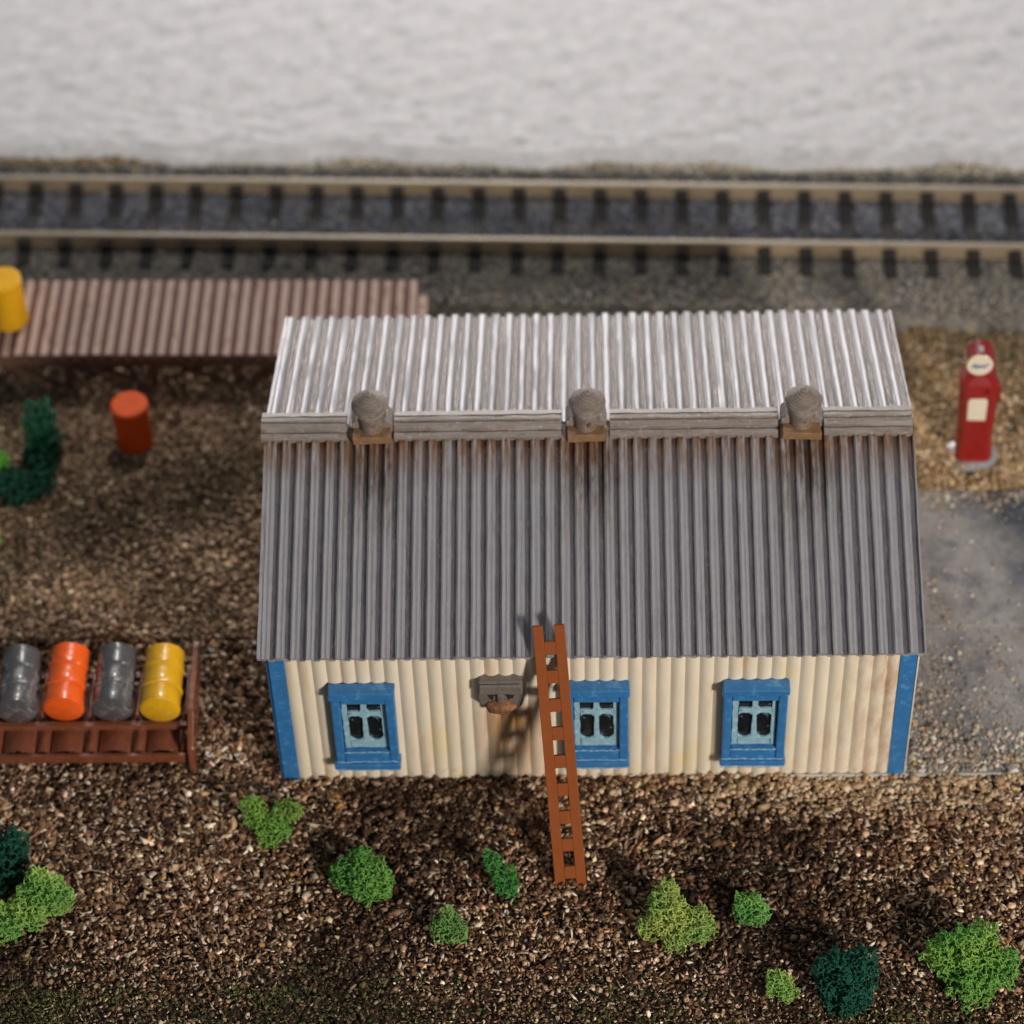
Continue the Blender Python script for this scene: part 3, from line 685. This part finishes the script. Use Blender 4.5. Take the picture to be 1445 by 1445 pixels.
# ------------------------------------------------------------------ bushes of foam netting
def foam_mat(name): return mat(name, (1, 1, 1), 0.8, var=0.12, nscale=6, attr='tint', spec=0.25)
m_foam = foam_mat('foam_foliage')
def bush(label, base, lobes, c, seed, dens=1.0, rad=.0068, cell=.052):
    """lobes: (x, y, z, r) spheres; a net of bent strands joining neighbouring points inside them"""
    rg = np.random.default_rng(seed); P = []
    lo = [(l[0], l[1], l[2], l[3]) for l in lobes]
    vol = sum(4.19*l[3]**3 for l in lo)
    target = int(min(5200, dens*vol/(cell**3)*1.15))
    while len(P) < target:
        l = lo[rg.choice(len(lo), p=np.array([q[3]**3 for q in lo])/sum(q[3]**3 for q in lo))]
        d = rg.normal(size=3); d /= np.linalg.norm(d)
        lump = 1+.14*math.sin(7*d[0]+seed)+.12*math.sin(9*d[2]+5*d[1]+seed)
        p = np.array(l[:3])+d*l[3]*lump*rg.uniform(0, 1)**.42
        if p[2] > -.02: P.append(p)
    P = np.array(P)
    P = P.astype(np.float32); P2 = (P*P).sum(1); nn = []
    for c0 in range(0, len(P), 600):
        D = P2[c0:c0+600, None]+P2[None]-2*P[c0:c0+600]@P.T
        D[np.arange(len(D)), np.arange(c0, c0+len(D))] = 99; nn.append(np.argpartition(D, 4, axis=1)[:, :4])
    nn = np.concatenate(nn)
    E = set()
    for i in range(len(P)):
        for j in nn[i]: E.add((min(i, j), max(i, j)))
    E = np.array(sorted(E)); A = P[E[:, 0]]; B = P[E[:, 1]]
    d = B-A; ln = np.linalg.norm(d, axis=1, keepdims=True); ok = (ln[:, 0] < cell*3.2); A, B, d, ln = A[ok], B[ok], d[ok], ln[ok]
    mid = (A+B)/2+rg.normal(size=A.shape)*ln*.16
    dd = d/np.maximum(ln, 1e-6); u = np.cross(dd, rg.normal(size=dd.shape)); u /= np.linalg.norm(u, axis=1, keepdims=True); t = np.cross(dd, u)
    n = len(A); rr = rad*rg.uniform(.7, 1.3, (n, 1)); V = np.zeros((n, 3, 3, 3))
    for a, (c0, fac) in enumerate(((A-dd*rad, 1.15), (mid, .85), (B+dd*rad, 1.15))):
        for k in range(3):
            an = k*2*math.pi/3; V[:, a, k] = c0+(u*math.cos(an)+t*math.sin(an))*rr*fac
    q = []
    for a in range(2):
        for k in range(3): q.append((a*3+k, a*3+(k+1) % 3, a*3+3+(k+1) % 3, a*3+3+k))
    Fq = (np.array(q)[None]+np.arange(n)[:, None, None]*9).reshape(-1, 4)
    tn = np.clip(.5+.5*smooth_noise(A[:, 0]*1.0, A[:, 1]+A[:, 2], 5.0, seed), 0, 1)[:, None]
    col = np.array(c)[None]*(np.array([.62, .82, .80])*(1-tn)+np.array([1.35, 1.12, 1.1])*tn)*rg.uniform(.72, 1.3, (n, 1)); col = col*1.12+.008; cl = np.clip(np.repeat(col, 9, axis=0), 0, .8)
    o = np_mesh('bush', V.reshape(-1, 3), Fq, 4, m_foam, cl, smooth=True)
    o.location = base; return tag(o, label, 'bush', 'foam bushes scattered on the ground')
LG = (0.235, 0.40, 0.075); MG = (0.13, 0.34, 0.065); DG = (0.065, 0.26, 0.055); TE = (0.004, 0.075, 0.045)
bush('leafy green heart-shaped bush nearest the left corner of the house', (-5.16, -1.15, 0), [(-.28, .25, .52, .20), (.28, .2, .45, .22), (-.2, .1, .35, .22), (.05, 0, .25, .28), (.0, -.15, .14, .18)], (0.17, 0.36, 0.06), 1)
bush('round mid green bush below the left window', (-3.66, -2.1, 0), [(0, 0, .32, .38), (.15, -.1, .24, .34), (-.2, .05, .28, .30), (.0, .2, .55, .18)], MG, 2)
bush('small pale olive bush between two darker green ones, front of the wall box', (-2.29, -2.98, 0), [(0, 0, .25, .24), (-.12, -.05, .14, .2), (.14, -.08, .14, .2), (0, .08, .48, .14)], (0.24, 0.38, 0.10), 3)
bush('narrow dark green bush standing left of the ladder foot', (-1.47, -2.15, 0), [(0.05, 0, .30, .24), (.12, -.1, .18, .22), (-.12, .15, .48, .18), (-.22, .22, .6, .10)], DG, 4)
bush('large pale green spreading bush right of the ladder foot', (1.25, -2.95, 0), [(-.15, .1, .48, .33), (-.05, 0, .25, .36), (.32, -.05, .22, .30), (-.42, -.08, .16, .22), (.5, -.08, .18, .2), (-.1, .25, .72, .2), (.0, -.25, .12, .25)], (0.29, 0.42, 0.10), 5)
bush('small round green bush just right of the large pale one', (2.44, -2.75, 0), [(0, 0, .24, .27), (-.1, .05, .32, .2), (.1, -.05, .2, .22)], (0.14, 0.36, 0.08), 6)
bush('smallest pale green bush, left of the dark teal one', (2.83, -4.12, 0), [(0, 0, .24, .22), (-.06, .05, .38, .16), (.1, -.05, .15, .18)], (0.25, 0.42, 0.09), 7)
bush('dark teal bush at the front right between two light green ones', (3.82, -4.12, 0), [(0, 0, .38, .42), (-.15, .1, .55, .32), (.2, .1, .58, .30), (0, -.15, .22, .36), (.25, .2, .72, .2)], TE, 8, rad=.009, dens=1.1)
bush('biggest bright green bush in the front right corner', (5.72, -3.85, 0), [(0, 0, .40, .48), (-.35, .1, .50, .36), (.35, -.05, .38, .38), (.0, -.3, .22, .36), (.2, .3, .78, .24), (-.15, .2, .75, .26), (.55, 0, .5, .2)], (0.15, 0.34, 0.06), 9, rad=.0085)
bush('large pale green bush at the lower left beside a dark teal one', (-8.72, -2.55, 0), [(.1, .1, .38, .36), (-.15, -.1, .25, .36), (.35, .05, .34, .24), (-.5, -.3, .2, .32), (.0, .25, .6, .22)], (0.26, 0.46, 0.10), 10)
bush('dark teal bush cut by the left edge beside the large pale one', (-9.35, -1.75, 0), [(0, 0, .40, .42), (.2, .1, .50, .26), (-.5, -.1, .5, .45), (-.25, -.35, .3, .4)], TE, 11, rad=.009)
bush('tall dark teal bush on the brown ground left of the standing orange barrel', (-9.72, 7.1, 0), [(0, 0, .45, .38), (0, .1, .95, .33), (-.05, -.1, .18, .36)], (0.006, 0.085, 0.04), 12, rad=.013, cell=.075)
bush('low dark teal bush in front of the tall teal one', (-10.05, 6.05, 0), [(0, 0, .26, .34), (.3, .15, .32, .32), (-.1, .1, .42, .3), (.35, .55, .3, .28)], (0.004, 0.06, 0.035), 13, rad=.013, cell=.075)
bush('bright green bush at the left edge beside the teal ones', (-10.60, 6.35, 0), [(0, 0, .35, .38), (.1, .1, .58, .25)], (0.10, 0.35, 0.04), 14, rad=.013, cell=.075)
bush('bright green bush cut by the left edge above the barrel rack', (-10.62, 4.9, 0), [(0, 0, .3, .36), (.0, .2, .5, .3)], (0.16, 0.42, 0.04), 15, rad=.013, cell=.075)
